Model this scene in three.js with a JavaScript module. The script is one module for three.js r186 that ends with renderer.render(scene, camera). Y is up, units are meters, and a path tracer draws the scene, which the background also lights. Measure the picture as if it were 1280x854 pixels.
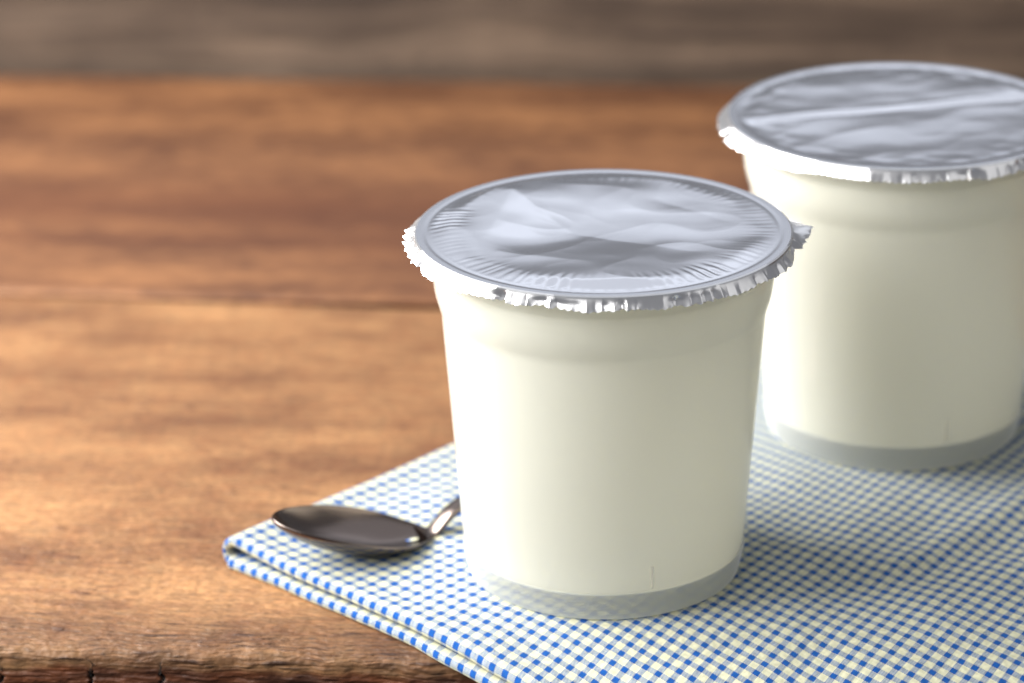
import * as THREE from 'three';
import { RectAreaLightUniformsLib } from 'three/addons/lights/RectAreaLightUniformsLib.js';
import { mergeVertices, toCreasedNormals } from 'three/addons/utils/BufferGeometryUtils.js';

// ---------------------------------------------------------------- camera, light, exposure
const MM = 0.001;
const scene = new THREE.Scene();
const camera = new THREE.PerspectiveCamera(2 * Math.atan(427 / 4663.19) * 180 / Math.PI, 1024 / 683, 0.05, 20);
camera.position.set(-0.01776, 0.31271, 0.67414);
camera.rotation.order = 'YXZ';
camera.rotation.set(-0.375, 0, -0.0112);
camera.focus = 0.699;
camera.userData.fStop = 11.5;
scene.add(camera);

scene.background = new THREE.Color(0.13, 0.132, 0.142);
RectAreaLightUniformsLib.init();
function softLight(name, color, intensity, w, h, at, look) {
  const l = new THREE.RectAreaLight(color, intensity, w, h);
  l.name = name;
  l.position.set(...at);
  l.lookAt(...look);
  scene.add(l);
  return l;
}
// the window to the left of the table, and the paler light high behind it
softLight('window_light', new THREE.Color(1.0, 0.98, 0.945), 13.5, 0.6, 0.36, [-0.45, 0.30, -0.05], [0, 0.02, -0.02]);
softLight('front_fill_light', new THREE.Color(1.0, 0.99, 0.98), 2.2, 0.8, 0.65, [-0.58, 0.66, 0.56], [0, 0.03, 0]);  // added fill panel, front left, to brighten cup fronts and foil skirts
softLight('side_fill_light', new THREE.Color(1.0, 0.99, 0.97), 0.45, 0.7, 0.6, [0.78, 0.5, 0.38], [0.03, 0.03, 0]);  // added weak fill that lifts the right-hand sides
softLight('back_light', new THREE.Color(0.86, 0.91, 1.0), 0.38, 0.9, 0.34, [-0.05, 0.56, -0.95], [0, 0.05, 0]);
softLight('overhead_fill_light', new THREE.Color(0.88, 0.92, 1.0), 0.42, 2.0, 1.2, [-0.1, 1.15, -0.75], [0, 0.05, 0]);  // added overhead panel, stands in for ceiling bounce on the lid rims

const renderer = new THREE.WebGLRenderer({ antialias: true });
renderer.toneMapping = THREE.LinearToneMapping;
renderer.toneMappingExposure = 1.46;
renderer.shadowMap.enabled = true;

// ---------------------------------------------------------------- helpers
function rng(seed) {
  let a = seed >>> 0;
  return () => { a = (a + 0x6D2B79F5) | 0; let t = Math.imul(a ^ (a >>> 15), 1 | a); t = (t + Math.imul(t ^ (t >>> 7), 61 | t)) ^ t; return ((t ^ (t >>> 14)) >>> 0) / 4294967296; };
}
function noise2(seed) {                       // smooth gradient noise, about -1 .. 1
  const r = rng(seed), P = new Uint8Array(512), gx = new Float32Array(256), gy = new Float32Array(256);
  const q = [...Array(256).keys()];
  for (let i = 255; i > 0; i--) { const j = Math.floor(r() * (i + 1)); [q[i], q[j]] = [q[j], q[i]]; }
  for (let i = 0; i < 512; i++) P[i] = q[i & 255];
  for (let i = 0; i < 256; i++) { const a = r() * Math.PI * 2; gx[i] = Math.cos(a); gy[i] = Math.sin(a); }
  return (x, y) => {
    const X = Math.floor(x), Y = Math.floor(y), fx = x - X, fy = y - Y, i = X & 255, j = Y & 255;
    const u = fx * fx * fx * (fx * (fx * 6 - 15) + 10), v = fy * fy * fy * (fy * (fy * 6 - 15) + 10);
    const a = P[P[i] + j], b = P[P[i + 1] + j], c = P[P[i] + ((j + 1) & 255)], d = P[P[i + 1] + ((j + 1) & 255)];
    const n00 = gx[a] * fx + gy[a] * fy, n10 = gx[b] * (fx - 1) + gy[b] * fy, n01 = gx[c] * fx + gy[c] * (fy - 1), n11 = gx[d] * (fx - 1) + gy[d] * (fy - 1);
    return 1.5 * (n00 + u * (n10 - n00) + v * (n01 - n00 + u * (n00 - n10 - n01 + n11)));
  };
}
const fbm = (n, x, y, o = 4) => { let s = 0, a = 0.5; for (let i = 0; i < o; i++) { s += a * n(x, y); x = x * 2.03 + 17.1; y = y * 2.03 + 9.7; a *= 0.5; } return s; };
const clamp = (x, a = 0, b = 1) => Math.min(b, Math.max(a, x));
const smooth = (a, b, x) => { const t = clamp((x - a) / (b - a)); return t * t * (3 - 2 * t); };
const gauss = (x, s) => Math.exp(-(x * x) / (2 * s * s));

function texture(w, h, fn, srgb) {            // fn(i, j) -> [r, g, b] 0..1 as stored
  const d = new Uint8Array(w * h * 4);
  for (let j = 0; j < h; j++) for (let i = 0; i < w; i++) {
    const c = fn(i, j), k = (j * w + i) * 4;
    d[k] = clamp(c[0]) * 255; d[k + 1] = clamp(c[1]) * 255; d[k + 2] = clamp(c[2]) * 255; d[k + 3] = 255;
  }
  const t = new THREE.DataTexture(d, w, h, THREE.RGBAFormat);
  t.magFilter = THREE.LinearFilter; t.minFilter = THREE.LinearMipmapLinearFilter; t.generateMipmaps = true;
  t.wrapS = t.wrapT = THREE.RepeatWrapping;
  if (srgb) t.colorSpace = THREE.SRGBColorSpace;
  t.needsUpdate = true;
  return t;
}
function grid(nu, nv, point, uvOf, closeU = false) {   // surface of (nu+1) x (nv+1) points
  const pos = [], uv = [], idx = [];
  for (let i = 0; i <= nu; i++) for (let j = 0; j <= nv; j++) {
    pos.push(...point(i, j)); uv.push(...(uvOf ? uvOf(i, j) : [i / nu, j / nv]));
  }
  const id = (i, j) => (closeU ? i % nu : i) * (nv + 1) + j;
  for (let i = 0; i < nu; i++) for (let j = 0; j < nv; j++) {
    const a = id(i, j), b = id(i + 1, j), c = id(i + 1, j + 1), d = id(i, j + 1);
    idx.push(a, b, c, a, c, d);
  }
  const g = new THREE.BufferGeometry();
  g.setAttribute('position', new THREE.Float32BufferAttribute(pos, 3));
  g.setAttribute('uv', new THREE.Float32BufferAttribute(uv, 2));
  g.setIndex(idx);
  g.computeVertexNormals();
  return g;
}
function mesh(name, g, m, parent) {
  const o = new THREE.Mesh(g, m);
  o.name = name; o.castShadow = o.receiveShadow = true;
  parent.add(o);
  return o;
}
function thing(name, at, data) {
  const o = new THREE.Group();
  o.name = name; o.position.set(...at); Object.assign(o.userData, data);
  scene.add(o);
  return o;
}

// ---------------------------------------------------------------- the table: two worn planks
const TABLE = -5.2;                           // mm, the table top; y = 0 is the top of the folded cloth
const TURN = 0.087;                           // the planks run a little askew to the camera
const drop = (z) => (z > 20 ? (z - 20) ** 2 / 190 : 0);      // worn, sagging front edge (mm, along the planks' own z)
const ownZ = (x, z) => -x * Math.sin(TURN) + z * Math.cos(TURN);

function woodTexture(w, h, wide, deep, seed, look) {
  const n = noise2(seed), n2 = noise2(seed + 5), n3 = noise2(seed + 11);
  const bump = new Float32Array(w * h);
  const map = texture(w, h, (i, j) => {
    const x = i / w * wide, z = j / h * deep;                  // mm
    const warp = 5 * fbm(n, x / 90, z / 40, 3) + 1.2 * fbm(n2, x / 22, z / 8, 2);
    const zz = z + warp;
    const rings = fbm(n, x / 260 + 3, zz / 11, 4);
    const streak = fbm(n2, x / 70, zz / 1.9, 4);
    const fine = fbm(n3, x / 9, zz / 0.55, 3);
    const blotch = fbm(n3, x / 45 + 40, z / 22, 4);
    const mottle = fbm(n2, x / 7 + 11, z / 3.2 + 5, 4);
    const pore = smooth(0.30, 0.55, n(x / 5.5 + 90, zz / 0.42)) * smooth(-0.05, 0.35, fbm(n2, x / 30 + 7, z / 12, 2));
    const c = look(x, z, { rings, streak, fine, blotch, mottle, pore, n, n2, n3, zz });
    bump[j * w + i] = c[3];
    return c;
  }, true);
  const bumpMap = texture(w, h, (i, j) => { const b = bump[j * w + i]; return [b, b, b]; });
  map.wrapS = bumpMap.wrapS = THREE.MirroredRepeatWrapping;
  map.wrapT = bumpMap.wrapT = THREE.ClampToEdgeWrapping;
  return { map, bumpMap };
}
const mix3 = (a, b, t) => [a[0] + (b[0] - a[0]) * t, a[1] + (b[1] - a[1]) * t, a[2] + (b[2] - a[2]) * t];
const scale3 = (a, k) => [a[0] * k, a[1] * k, a[2] * k];

const FRONT = 34, JOINT = -156, BACK = -333;   // mm along the planks' own z
const cracks = [[-115.5, 1.8], [-97.6, 1.5], [-83.4, 1.1], [-140, 2]];   // x and depth of the splits in the front edge
const cn = noise2(77);
const crackAt = (x, s) => {                    // s mm down from the edge
  let d = 0;
  for (const [cx, deep] of cracks) {
    const wob = cx + 0.9 * cn(cx, s / 1.6) + 0.5 * cn(cx + 9, s / 0.6);
    d = Math.max(d, deep * gauss(x - wob, 0.13 + 0.3 * clamp(cn(cx + 3, s / 2.2))) * smooth(-3.4, -1.2, s));
  }
  return d;
};
const frontLook = (x, z, o) => {
  // z runs from 0 at the joint to 193 at the front edge and on down the front face
  let c = mix3([0.575, 0.42, 0.275], [0.36, 0.232, 0.143], clamp(0.43 + 0.24 * o.rings + 0.28 * o.streak + 0.95 * o.blotch + 0.65 * o.mottle));
  c = scale3(c, 1 + 0.22 * fbm(o.n2, x / 1.7 + 12, z / 0.8, 3) - 0.25 * smooth(0.2, 0.55, fbm(o.n3, x / 2.6 + 50, z / 0.9 + 8, 3)));
  const close = smooth(60, 150, z);                         // the front of the plank is drier and more open-grained
  c = scale3(c, 1 + (0.17 + 0.16 * close) * o.fine + 0.2 * o.mottle);
  const dash = smooth(0.25, 0.5, fbm(o.n, x / 6 + 70, o.zz / 0.7, 3)) * smooth(-0.1, 0.3, fbm(o.n3, x / 16 + 3, z / 7, 2));
  c = mix3(c, [0.21, 0.12, 0.075], 0.55 * close * dash);
  c = mix3(c, [0.66, 0.52, 0.39], 0.35 * close * smooth(0.15, 0.5, fbm(o.n2, x / 4 + 9, o.zz / 0.9 + 20, 3)));
  c = mix3(c, [0.25, 0.14, 0.085], 0.62 * o.pore);
  const s = z - 193, rough = smooth(-32, -4, s);
  const nick = smooth(0.12, 0.5, fbm(o.n3, x / 12 + 5, z / 1.3, 3)) * rough;
  c = mix3(c, [0.20, 0.11, 0.065], 0.75 * nick);
  c = scale3(c, 1 - 0.16 * rough);
  c = mix3(c, [0.50, 0.37, 0.265], 0.25 * rough * smooth(0.15, 0.5, fbm(o.n2, x / 18 + 31, z / 3, 3)));
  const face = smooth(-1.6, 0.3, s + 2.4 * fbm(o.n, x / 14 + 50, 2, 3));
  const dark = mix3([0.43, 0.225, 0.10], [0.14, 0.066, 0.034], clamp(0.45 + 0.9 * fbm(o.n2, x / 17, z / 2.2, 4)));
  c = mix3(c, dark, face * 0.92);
  c = scale3(c, 1 - 0.9 * clamp(crackAt(x - 150, s) / 1.0));
  const b = clamp(0.55 + 0.26 * o.fine + 0.16 * o.streak - 0.35 * o.pore - 0.4 * nick - 0.3 * close * dash + 0.4 * close * fbm(o.n3, x / 2.6, z / 1.1, 3));
  return [...c, b];
};
const backLook = (x, z, o) => {
  let c = mix3([0.49, 0.335, 0.215], [0.30, 0.185, 0.118], clamp(0.42 + 0.6 * o.mottle + 0.45 * o.rings + 0.22 * o.streak + 0.9 * o.blotch));
  c = scale3(c, 1 + 0.10 * o.fine);
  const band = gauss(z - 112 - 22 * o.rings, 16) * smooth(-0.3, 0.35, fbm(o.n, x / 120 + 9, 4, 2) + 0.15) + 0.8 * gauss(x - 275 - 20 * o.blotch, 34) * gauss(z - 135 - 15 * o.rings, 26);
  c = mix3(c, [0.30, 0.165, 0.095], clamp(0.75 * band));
  c = mix3(c, [0.24, 0.14, 0.09], 0.5 * o.pore);
  return [...c, clamp(0.55 + 0.2 * o.fine + 0.15 * o.streak - 0.3 * o.pore)];
};
const wallLook = (x, z, o) => {
  let c = mix3([0.40, 0.335, 0.28], [0.19, 0.148, 0.12], clamp(0.45 + 0.7 * o.rings + 0.45 * o.streak + 0.5 * o.blotch));
  c = mix3(scale3(c, 1 + 0.12 * o.fine), [0.17, 0.13, 0.11], 0.6 * o.pore);
  return [...c, clamp(0.55 + 0.25 * o.fine + 0.2 * o.streak - 0.3 * o.pore)];
};
const wood = (tex, rough, bumpScale) => new THREE.MeshPhysicalMaterial({ map: tex.map, bumpMap: tex.bumpMap, bumpScale, roughness: rough, specularIntensity: 0.7 });
const frontWood = wood(woodTexture(2048, 1024, 300, 210, 3, frontLook), 0.58, 0.0007);
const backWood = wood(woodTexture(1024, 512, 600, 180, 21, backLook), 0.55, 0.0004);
const wallWood = wood(woodTexture(1024, 256, 600, 90, 35, wallLook), 0.8, 0.0006);

const table = thing('wooden_table', [0, 0, 0], { kind: 'structure' });
table.rotation.y = -TURN;
{
  // x stations: close together where the camera sees the edge
  const xs = [];
  for (let x = -600; x < -128; x += 8) xs.push(x);
  for (let x = -128; x < 4; x += 0.3) xs.push(x);
  for (let x = 4; x <= 600; x += 6) xs.push(x);
  const en = noise2(91), jn = noise2(15);
  const joint = (x) => 1.1 * fbm(jn, x / 35, 1, 3) + 2.4 * Math.sin((x + 90) / 70);
  // front plank: over the top, round the worn edge, down the face and back below
  const prof = [];                             // [z, y below the top, s]
  for (let z = JOINT; z < 0; z += 4) prof.push([z, 0]);
  for (let z = 0; z < 22; z += 1.5) prof.push([z, 0]);
  for (let z = 22; z < FRONT - 2.2; z += 0.3) prof.push([z, 0]);
  for (let a = 0; a <= 1.0001; a += 0.1) prof.push([FRONT - 2.2 + 2.2 * Math.sin(a * 1.45), 2.2 * (1 - Math.cos(a * 1.45))]);
  for (let y = 2.2; y < 16; y += 0.3) prof.push([FRONT + 0.05 * (y - 2), y]);
  for (let y = 16; y <= 34; y += 3) prof.push([FRONT + 0.6, y]);
  prof.push([FRONT - 2, 36], [JOINT + 2, 36], [JOINT, 34], [JOINT, 0.5]);
  let run = 0;
  const vs = prof.map(([z, y], k) => { if (k) run += Math.hypot(z - prof[k - 1][0], y - prof[k - 1][1]); return run; });
  const g = grid(xs.length - 1, prof.length - 1, (i, j) => {
    const x = xs[i]; let [z, y] = prof[j];
    const s = vs[j] - 193, near = smooth(-26, -2, s) * (y < 30 ? 1 : 0);
    const wave = 2.2 * fbm(en, x / 24, 3, 3) + 0.5 * fbm(en, x / 6, 8, 2);
    if (z > 20) z += near * wave;
    y += drop(Math.min(z, FRONT)) * (y < 30 ? 1 : 0);
    const grain = 0.5 * fbm(en, x / 9, s / 0.9 + 40, 3) + 0.3 * fbm(en, x / 26 + 60, s / 2.6, 3);
    const lift = near * grain - crackAt(x, s);
    if (s > 0) z += lift; else y -= lift;
    if (j === 0) { z += joint(x) + 0.4; y += 1.2; }
    if (j === 1) z += joint(x);
    return [x * MM, (TABLE - y) * MM, z * MM];
  }, (i, j) => [(xs[i] + 150) / 300, vs[j] / 210]);
  mesh('plank', g, frontWood, table);
  // back plank
  const xb = []; for (let x = -600; x <= 600; x += 5) xb.push(x);
  const pb = [[BACK, 34], [BACK, 2], [BACK + 0.6, 0.6], [BACK + 2, 0]];
  for (let z = BACK + 6; z < JOINT - 4; z += 5) pb.push([z, 0]);
  pb.push([JOINT - 3.6, 0.05], [JOINT - 2.4, 0.6], [JOINT - 1.8, 1.6], [JOINT - 1.7, 34]);
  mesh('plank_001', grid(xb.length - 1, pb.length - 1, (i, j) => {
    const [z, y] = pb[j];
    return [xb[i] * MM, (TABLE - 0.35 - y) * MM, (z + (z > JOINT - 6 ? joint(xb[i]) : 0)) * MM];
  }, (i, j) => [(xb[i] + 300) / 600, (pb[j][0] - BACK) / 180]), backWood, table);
}

// ---------------------------------------------------------------- the weathered boards behind the table
const wall = thing('wooden_wall', [0, 0, 0], { kind: 'structure' });
wall.rotation.y = -TURN;
{
  const wn = noise2(8);
  for (let k = 0; k < 1; k++) {
    const y0 = TABLE - 30 + k * 89.5, H = 88, xb = [], pr = [[-18, 0], [-1, 0], [0, 1]];
    for (let x = -650; x <= 650; x += 10) xb.push(x);
    for (let y = 5; y < H - 2; y += 4) pr.push([0, y]);
    pr.push([0, H - 1], [-1, H], [-18, H]);
    mesh(k ? 'plank_001' : 'plank', grid(xb.length - 1, pr.length - 1, (i, j) => {
      const [z, y] = pr[j];
      return [xb[i] * MM, (y0 + y) * MM, (BACK - 3 + z + (z > -2 ? 0.8 * fbm(wn, xb[i] / 60, y / 9 + k * 30, 3) : 0)) * MM];
    }, (i, j) => [(xb[i] + 300 + k * 170) / 600, clamp(pr[j][1] / 90)]), wallWood, wall);
  }
}

// ---------------------------------------------------------------- the folded checked cloth
const PERIOD = 3.22;                            // mm, one check
{
  const per = 16, thr = 16, px = 8, N = per * thr * px;      // threads per check, pixels per thread
  const r = rng(5), warpT = [], weftT = [];
  for (let i = 0; i < per * thr; i++) { warpT.push([(r() - 0.5) * 0.16, r()]); weftT.push([(r() - 0.5) * 0.16, r()]); }
  const slub = noise2(44);
  const isBlue = (k) => { const t = k % thr; return t >= 1 && t < 8; };
  const CREAM = [0.775, 0.77, 0.66], BLUE = [0.09, 0.30, 0.575];
  const hgt = new Float32Array(N * N);
  const map = texture(N, N, (i, j) => {
    const a = Math.floor(i / px), b = Math.floor(j / px), up = (a + b) % 2 === 0;
    const fi = (i % px + 0.5) / px - 0.5, fj = (j % px + 0.5) / px - 0.5;
    const across = up ? fi : fj, along = up ? fj : fi;
    const t = up ? warpT[a] : weftT[b], blue = isBlue(up ? a : b);
    const h = Math.sqrt(Math.max(0, 1 - 3.4 * across * across)) * (1 - 1.2 * along * along);
    hgt[j * N + i] = h;
    const k = (0.86 + 0.14 * h) * (1 + t[0] * 0.6 + 0.08 * slub(i / 40, j / 40));
    return scale3(blue ? BLUE : CREAM, k);
  }, true);
  const bumpMap = texture(N, N, (i, j) => { const h = hgt[j * N + i]; return [h, h, h]; });
  for (const t of [map, bumpMap]) t.repeat.set(1 / (per * PERIOD * MM), 1 / (per * PERIOD * MM));
  const clothMat = new THREE.MeshPhysicalMaterial({ map, bumpMap, bumpScale: 0.00006, roughness: 0.9, sheen: 0.3, sheenColor: new THREE.Color(0.9, 0.95, 1), sheenRoughness: 0.5, specularIntensity: 0.3 });

  const C = [-75.2, -10.6], a1 = 0.765, a2 = -0.835;          // corner, directions of the front edge and of the left fold
  const E1 = [Math.cos(a1), Math.sin(a1)];
  const th = 2.25, A = 230, B = 205, gap = -TABLE - 2 * th;
  const wn = noise2(61), wn2 = noise2(62);
  // stations along the sheet: upper layer from far right to the fold, round it, and back below
  const ms = [];
  for (let m = A; m > 130; m -= 3) ms.push(m);
  for (let m = 130; m > 12; m -= 0.8) ms.push(m);
  for (let m = 12; m > 0; m -= 0.4) ms.push(m);
  const arc = 12, up = ms.length;
  // section of the folded layer: top face from the back to the nose, the nose, the lower face
  const sec = [];
  for (let b = B; b > 140; b -= 4) sec.push([b, 1]);
  for (let b = 140; b > 6; b -= 0.8) sec.push([b, 1]);
  for (let b = 6; b > th / 2; b -= 0.35) sec.push([b, 1]);
  for (let k = 0; k <= 10; k++) { const t = Math.PI * k / 10; sec.push([th / 2 - th / 2 * Math.sin(t), Math.cos(t)]); }
  for (let b = th / 2 + 0.8; b < 12; b += 1) sec.push([b, -1]);
  for (let b = 14; b <= B; b += 9) sec.push([b, -1]);
  let len = 0;
  const sl = sec.map(([b, n], k) => { if (k) len += Math.hypot(b - sec[k - 1][0], (n - sec[k - 1][1]) * th / 2); return len; });
  const noseLen = sl[sec.findIndex((s) => s[1] < 0.999)];
  const open = (m) => 2.3 * Math.exp(-m / 13);
  const total = 2 * up + arc;
  const g = grid(total - 1, sec.length - 1, (i, j) => {
    const [b, n] = sec[j];
    let a, y, nx = 0, ny = 1;
    const r = (gap + th) / 2 + 0.85;
    // the folded edges flare and pinch a little along their length
    if (i < up) {
      a = ms[i]; y = -th / 2 + open(a) * gauss(b, 18) * 0.75;
      const s = smooth(0, 3, a), fat = 1 - 0.35 * smooth(10, 30, b);
      y += n * th / 2 * fat + (1 - s) * 0 - (1 - fat) * 0;
      if (b > 10) y += (1 - fat) * (-n) * 0 + (1 - fat) * th / 2 * (n > 0 ? 1 : 0);
    } else if (i < up + arc) {
      const t = Math.PI * (i - up + 0.5) / arc, rr = r + n * th / 2;
      a = -Math.sin(t) * rr * 0.72; y = TABLE / 2 + 0.55 * gauss(b, 18) + Math.cos(t) * (r + n * th / 2 - 0.3 + (b < 20 ? 0 : -0.5));
      if (t < Math.PI / 2) y = Math.min(y, 0.9); y = Math.max(y, TABLE + 0.02);
    } else {
      a = ms[2 * up + arc - 1 - i]; y = TABLE + th / 2 - n * th / 2 + 0.01;   // outer face is below
    }
    // plan position, with gently wandering edges
    const wob = 0.9 * fbm(wn, a / 26 + (i < up ? 0 : 40), 2, 3), wobA = 0.6 * fbm(wn2, b / 30, 5, 2);
    const bb = b + wob * gauss(b, 8) - (i >= up + arc ? 0.9 : 0) * gauss(b, 6), aa = a + wobA * Math.exp(-Math.max(a, 0) / 8);
    const turn = a2 - 0.17 * smooth(25, 110, aa);      // the weave is pulled askew towards the right
    const x = C[0] + aa * E1[0] + bb * Math.cos(turn), z = C[1] + aa * E1[1] + bb * Math.sin(turn);
    // soft unevenness of the upper layer, flat under the cups
    if (i < up + arc / 2 && n > -0.5) {
      const flat = smooth(27, 46, Math.hypot(x, z)) * smooth(27, 46, Math.hypot(x - 64.3, z + 69.9));
      const soft = -0.6 + 1.0 * fbm(wn2, x / 24 + 3, z / 24, 3) + 0.35 * Math.max(0, 0.35 - Math.abs(fbm(wn, x / 30 + 8, z / 30, 2))) * 2;
      const fold = 0.9 * gauss((x - 66) * 0.72 + (z + 6) * 0.69, 3.5) * smooth(45, 62, x) - 0.7 * gauss((x - 52) * 0.5 + (z - 12) * 0.86, 5) * smooth(34, 50, x);
      y += (soft + fold) * flat * smooth(1.5, 9, b) * smooth(0, 6, a);
    }
    let d = drop(ownZ(x, z));
    return [x * MM, (y - d) * MM, z * MM];
  }, (i, j) => {
    const m = i < up ? ms[i] : i < up + arc ? -(i - up) * 0.75 : -9 - ms[2 * up + arc - 1 - i];
    return [(m + 900) * MM, (noseLen - sl[j] + 900 + 0.38 * PERIOD * clamp((i - up) / arc)) * MM];
  });
  const cloth = mesh('checked_cloth', g, clothMat, scene);
  Object.assign(cloth.userData, { label: 'folded blue and cream checked cotton cloth lying on the wooden table under the cups', category: 'cloth' });
}

// ---------------------------------------------------------------- yogurt cups
const creamMat = new THREE.MeshPhysicalMaterial({ color: new THREE.Color(0.88, 0.865, 0.785), roughness: 0.45, transmission: 0.55, thickness: 0, specularIntensity: 0.4 });
creamMat.roughness = 0.95;
const plasticMat = new THREE.MeshPhysicalMaterial({ color: new THREE.Color(0.93, 0.94, 0.92), roughness: 0.24, transmission: 0.82, thickness: 0, ior: 1.49 });
const footMat = new THREE.MeshPhysicalMaterial({ color: new THREE.Color(0.93, 0.95, 0.95), roughness: 0.66, transmission: 0.84, thickness: 0, ior: 1.49 });
const markMat = new THREE.MeshPhysicalMaterial({ color: new THREE.Color(0.80, 0.765, 0.64), roughness: 0.7 });
const foilMat = new THREE.MeshPhysicalMaterial({ color: new THREE.Color(0.80, 0.81, 0.86), metalness: 1, roughness: 0.21 });
const skirtMat = new THREE.MeshPhysicalMaterial({ color: new THREE.Color(0.86, 0.86, 0.87), metalness: 1, roughness: 0.3, side: THREE.DoubleSide });

const lathe = (pts, seg = 160) => new THREE.LatheGeometry(pts.map(([r, y]) => new THREE.Vector2(r * MM, y * MM)), seg);
const H = 69.86, RL = 36;
const wallR = (y) => 27.72 + (31.45 - 27.72) * (y - 5.35) / (55 - 5.35);

// lid: a sheet of foil, sealed flat round the rim, dented inside, with a crimped skirt
function lidHeight1(nz, nz2) {
  return (x, z) => {                                            // in units of the lid's radius
    const r = Math.hypot(x, z), t = Math.atan2(z, x);
    const inner = 1 - smooth(0.80, 0.93, r);
    let h = 0.45 * smooth(0.94, 0.80, r);
    const ridge = (n, s, ox, oz, sh) => 1 - Math.abs(n(x * s + ox, z * s * sh + oz));
    h += inner * (0.75 * nz(x * 1.3 + 4.2, z * 1.6 + 1.3) + 0.30 * (ridge(nz2, 1.8, 7.7, 2.1, 1.3) - 0.7) + 0.07 * ridge(nz, 3.1, 1.7, 6.1, 1.2) + 0.04 * nz(x * 6 + 1, z * 6));
    // a peak at the back left, and a broad smooth hollow in the middle
    h += inner * (0.8 * gauss(x + 0.47, 0.16) * gauss(z + 0.42, 0.30) - 0.9 * gauss(x - 0.1, 0.42) * gauss(z + 0.05, 0.34) + 0.3 * gauss(x - 0.55, 0.2) * gauss(z + 0.3, 0.3));
    // a few sharp creases
    for (const [ax, az, bx, bz, k] of [[-0.48, -0.52, -0.16, 0.02, 0.34], [-0.48, -0.52, -0.62, 0.1, 0.26], [-0.16, 0.02, 0.46, 0.34, -0.2], [0.36, -0.78, 0.3, -0.42, 0.24], [0.3, -0.42, 0.66, -0.1, -0.2], [-0.55, 0.32, -0.1, 0.5, 0.22]]) {
      const lx = bx - ax, lz = bz - az, u = clamp(((x - ax) * lx + (z - az) * lz) / (lx * lx + lz * lz));
      const d = Math.hypot(x - ax - u * lx, z - az - u * lz);
      h += 0.68 * inner * k * Math.exp(-Math.sqrt(d * d + 0.0001) / 0.07) * (1 - 0.5 * u);
    }
    // radial crimps inside the seal
    const w = smooth(0.70, 0.84, r) * (1 - smooth(0.89, 0.935, r));
    const amp = 0.010 + 0.022 * smooth(0.3, 0.9, z / Math.max(r, 0.01)) + 0.09 * smooth(0.05, 0.5, nz2(Math.cos(t) * 2.2 + 5, Math.sin(t) * 2.2));
    h += w * amp * Math.sin(t * 92 + 3.6 * nz(Math.cos(t) * 9, Math.sin(t) * 9) + (r - 0.85) * 9 * nz2(Math.cos(t) * 5, Math.sin(t) * 5));
    h += -0.10 * gauss(r - 0.945, 0.008);
    return h;
  };
}
function lidHeight2(nz, nz2) {
  return (x, z) => {
    const r = Math.hypot(x, z);
    const inner = 1 - smooth(0.82, 0.95, r);
    const l = z * 0.97 + x * 0.26;
    let h = -0.3 * smooth(0.97, 0.90, r);
    h += inner * (0.45 * nz(x * 1.3 + 9.2, z * 1.8 + 4.3) + 0.2 * (0.6 - Math.abs(nz2(x * 1.9 + 2, l * 3.2))) + 0.06 * nz2(x * 5, z * 5));
    h += inner * (0.55 * (0.5 - smooth(-0.04, 0.05, l + 0.12)) + 0.4 * gauss(x + 0.45, 0.2) * gauss(z + 0.5, 0.2));
    h += smooth(0.6, 0.85, r) * (1 - smooth(0.9, 0.96, r)) * 0.11 * nz(x * 8, z * 8);
    return h;
  };
}
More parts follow.
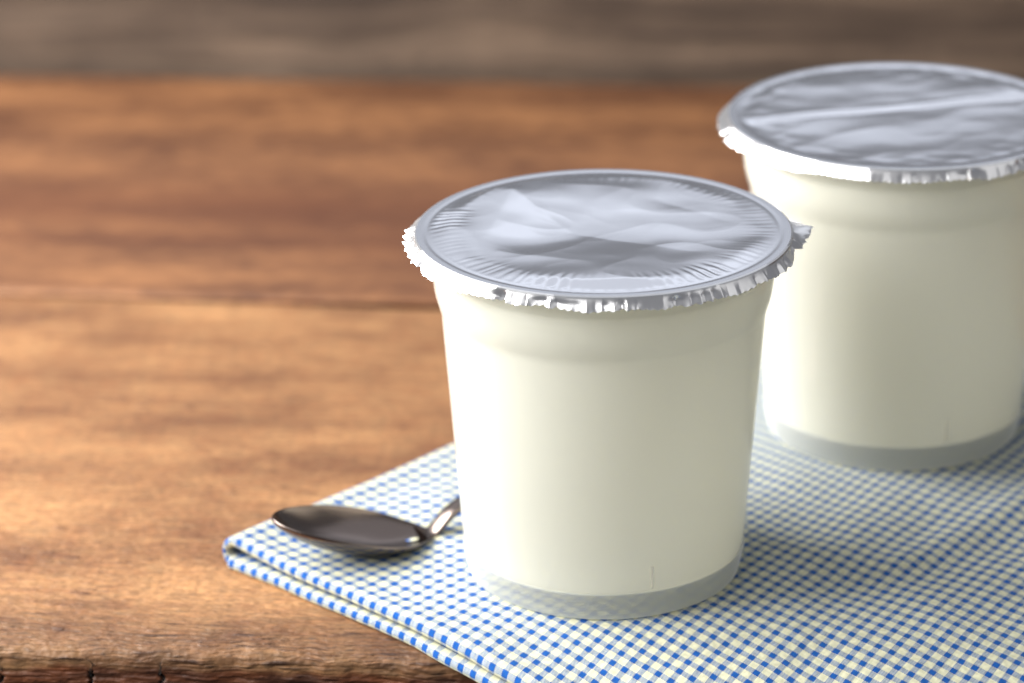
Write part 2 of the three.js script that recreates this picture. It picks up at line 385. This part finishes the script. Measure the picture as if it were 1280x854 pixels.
function makeLid(cup, seed, heightOf, fineness, tabs) {
  const nz = noise2(seed), nz2 = noise2(seed + 1), hf = heightOf(nz, nz2);
  const NT = 540 * fineness, rs = [];
  for (let k = 0; k <= 100 * fineness; k++) rs.push(0.0 + k / (100 * fineness));
  const topPart = grid(NT, rs.length - 1, (i, j) => {
    const t = -i / NT * Math.PI * 2, r = rs[j], x = Math.cos(t) * r, z = Math.sin(t) * r;
    return [x * RL * MM, (H + 0.35 + hf(x, z)) * MM, z * RL * MM];
  }, null, true);
  const lid = mesh('foil_lid', topPart, foilMat, cup);
  // skirt
  const ST = 1320, rows = 9, teeth = 168;
  const fold = (t) => {                                        // pleats of uneven width, sharp on one side
    const u = t * 62 / (2 * Math.PI) + 1.1 * nz(Math.cos(t) * 4, Math.sin(t) * 4), f = u - Math.floor(u);
    const k = Math.floor(u), hgt = 0.12 + 1.25 * Math.min(1, Math.abs(nz2(k * 3.7 + 0.3, 2.2)) * 1.5) ** 1.4;
    const skew = 0.5 + 0.42 * clamp(2.2 * nz2(k * 2.3 + 0.4, 7.7), -1, 1);
    return hgt * (f < skew ? f / skew : (1 - f) / (1 - skew));
  };
  const skirt = grid(ST, rows, (i, j) => {
    const t = -i / ST * Math.PI * 2, q = j / rows, c = Math.cos(t), s = Math.sin(t);
    let flare = 1.15 + 0.5 * smooth(0.2, -0.9, s) + 0.75 * smooth(0.55, 1, Math.abs(c)) + 0.3 * nz(c * 3, s * 3), fallen = 2.35 + 0.45 * nz2(c * 4 + 3, s * 4);
    for (const [ta, wide, out, lift] of tabs) { const d = Math.atan2(Math.sin(t - ta), Math.cos(t - ta)), w = Math.max(0, 1 - Math.abs(d) / wide); flare += out * w; fallen -= lift * w; }
    const u = t * teeth / (2 * Math.PI), f = u - Math.floor(u), tooth = 0.32 * (1 - Math.abs(2 * f - 1));
    const y = q < 0.2 ? -0.5 * (1 - Math.cos(q / 0.2 * Math.PI / 2)) : -0.5 - (q - 0.2) / 0.8 * (fallen - 0.5);
    const w = smooth(0.08, 0.8, q);
    const r = RL + (q < 0.2 ? 0.45 * Math.sin(q / 0.2 * Math.PI / 2) : 0.45 + flare * (q - 0.2) / 0.8) + w * (-1.5 * fold(t) + 0.13 * nz(c * 22, s * 22));
    const yy = y - (q > 0.85 ? tooth * (q - 0.85) / 0.15 : 0) + w * 0.16 * nz2(c * 14, s * 14);
    return [c * r * MM, (H + 0.35 + yy) * MM, s * r * MM];
  }, null, true);
  mesh('skirt', toCreasedNormals(skirt, 0.3), skirtMat, lid);
  return lid;
}
function makeCup(at, data) {
  const cup = thing('yogurt_cup', at, data);
  // what fills it
  const fill = [[0, 5.45], [27.2, 5.45], [27.4, 5.6], [27.5, 6.0]];
  for (let y = 10; y < 55; y += 5) fill.push([wallR(y) - 0.3, y]);
  fill.push([wallR(55) - 0.3, 55], [31.4, 55.6], [31.75, 56.7], [32.3, 58.6], [32.55, 60.6], [32.65, 63.4], [31.8, 64.2], [0, 64.4]);
  mesh('yogurt', lathe(fill), creamMat, cup);
  // the thin wall with its shouldered neck band and the lip under the foil
  const sh = [[0, 5.35], [26.2, 5.35], [27.2, 5.5], [27.72, 6.1]];
  for (let y = 8; y < 55; y += 4) sh.push([wallR(y), y]);
  sh.push([31.42, 54.5], [31.58, 54.8], [31.75, 55.5], [32.08, 56.6], [32.42, 57.8], [32.68, 59.1], [32.84, 60.5], [32.95, 61.8], [33.12, 62.2], [33.02, 62.6], [33.25, 67.8], [33.8, 68.4], [35.4, 68.55], [35.6, 69.1], [35.2, 69.6], [32.4, 69.7]);
  const shell = mesh('cup_wall', lathe(sh), plasticMat, cup);
  // the clear hollow foot below the floor
  mesh('foot', lathe([[27.84, 6.0], [27.80, 5.3], [27.45, 3.4], [27.05, 1.4], [26.75, 0.3], [26.4, 0.08], [25.6, 0.1]]), footMat, cup);
  // the moulding mark low on the front
  const g = new THREE.BoxGeometry(0.35 * MM, 4.6 * MM, 0.2 * MM, 1, 2, 1);
  const mark = mesh('moulding_mark', g, markMat, shell);
  mark.position.set(8.6 * MM, 9.1 * MM, (Math.sqrt(wallR(9.1) ** 2 - 8.6 ** 2) - 0.05) * MM);
  mark.rotation.set(0.075, 0.31, 0);
  return cup;
}
const frontCup = makeCup([0, 0, 0], { label: 'front cup of cream yogurt with creased silver foil lid, beside the spoon', category: 'yogurt cup', group: 'foil-lidded yogurt cups' });
makeLid(frontCup, 301, lidHeight1, 1, [[-0.06, 0.17, 2.3, 1.6], [-3.0, 0.25, 0.5, 0.6]]);
const rearCup = makeCup([64.27 * MM, 0, -69.9 * MM], { label: 'blurred rear cup of cream yogurt with silver foil lid, cut off at the right edge', category: 'yogurt cup', group: 'foil-lidded yogurt cups' });
rearCup.name = 'yogurt_cup_001';
makeLid(rearCup, 517, lidHeight2, 1, [[2.85, 0.3, 0.9, 0.5]]);

// ---------------------------------------------------------------- the teaspoon
{
  const steel = new THREE.MeshPhysicalMaterial({ color: new THREE.Color(0.18, 0.145, 0.13), metalness: 1, roughness: 0.22 });  // steel colour darkened to stand in for the reflection of a dark room
  const spoon = thing('teaspoon', [-51 * MM, 0, -6.9 * MM], { label: 'shiny steel teaspoon, dark reflections put into its colour, resting on the checked cloth left of the front cup', category: 'spoon' });
  spoon.rotation.order = 'YXZ';
  spoon.rotation.y = 0.46;
  const L = 33, W = 21, D = 4.2, tilt = -0.28, lift = 5.5, roll = 0.03;
  const egg = (t) => { const c = Math.cos(t), k = smooth(0.72, 1, c); return [c * L / 2 + 2.6 * k, Math.sin(t) * (1 + 0.18 * c) * W / 2 * (1 - 0.25 * k)]; };
  const place = (x, y0, z0) => { const y = y0 * Math.cos(roll) - z0 * Math.sin(roll), z = y0 * Math.sin(roll) + z0 * Math.cos(roll); return [x * Math.cos(tilt) - y * Math.sin(tilt), x * Math.sin(tilt) + y * Math.cos(tilt) + lift, z]; };
  // closed bowl: inside from the middle out, over the rim, outside back to the middle
  const sec = [];
  for (let k = 0; k <= 16; k++) { const q = k / 16; sec.push([q * 0.97, -D * (1 - (q * 0.97) ** 2.3)]); }
  sec.push([0.985, 0.02], [1.0, 0.02], [1.008, -0.25], [1.0, -0.75]);
  for (let k = 15; k >= 0; k--) { const q = k / 16; sec.push([q * 0.985, -0.9 - D * (1 - (q * 0.985) ** 2.3)]); }
  const bowl = grid(120, sec.length - 1, (i, j) => {
    const [ex, ez] = egg(-i / 120 * Math.PI * 2), [q, y] = sec[j];
    return place(ex * q, y, ez * q).map((v) => v * MM);
  }, null, true);
  mesh('bowl', bowl, steel, spoon);
  // handle
  const n0 = place(L / 2 + 0.2, -0.75, 0), n1 = place(L / 2 + 2.4, -0.45, 0);
  const path = new THREE.CatmullRomCurve3([[...n0], [...n1], [22.8, 3.6, -0.3], [28.5, 5.6, -1.1], [35, 6.6, -2], [48, 5.6, -4.2], [66, 2.2, -5.2], [78, 1.2, -5.6]].map((p) => new THREE.Vector3(...p)));
  const NP = 90, NS = 20;
  const handle = grid(NP, NS, (i, j) => {
    const u = i / NP, p = path.getPoint(u), tg = path.getTangent(u), nrm = new THREE.Vector3(-tg.y, tg.x, 0).normalize();
    const end = Math.sqrt(clamp((1 - u) / 0.06)), wide = (2.1 + 2.2 * gauss(u, 0.05) + 2.6 * smooth(0.35, 0.9, u)) * Math.min(1, end), thick = 0.7 * Math.min(1, end + 0.15);
    const t = j / NS * Math.PI * 2, cx = Math.sign(Math.cos(t)) * Math.abs(Math.cos(t)) ** 0.8, cy = Math.sign(Math.sin(t)) * Math.abs(Math.sin(t)) ** 0.45;
    return [(p.x + nrm.x * cy * thick) * MM, (p.y + nrm.y * cy * thick) * MM, (p.z + cx * wide) * MM];
  });
  mesh('handle', mergeVertices(handle), steel, spoon);
}

renderer.render(scene, camera);
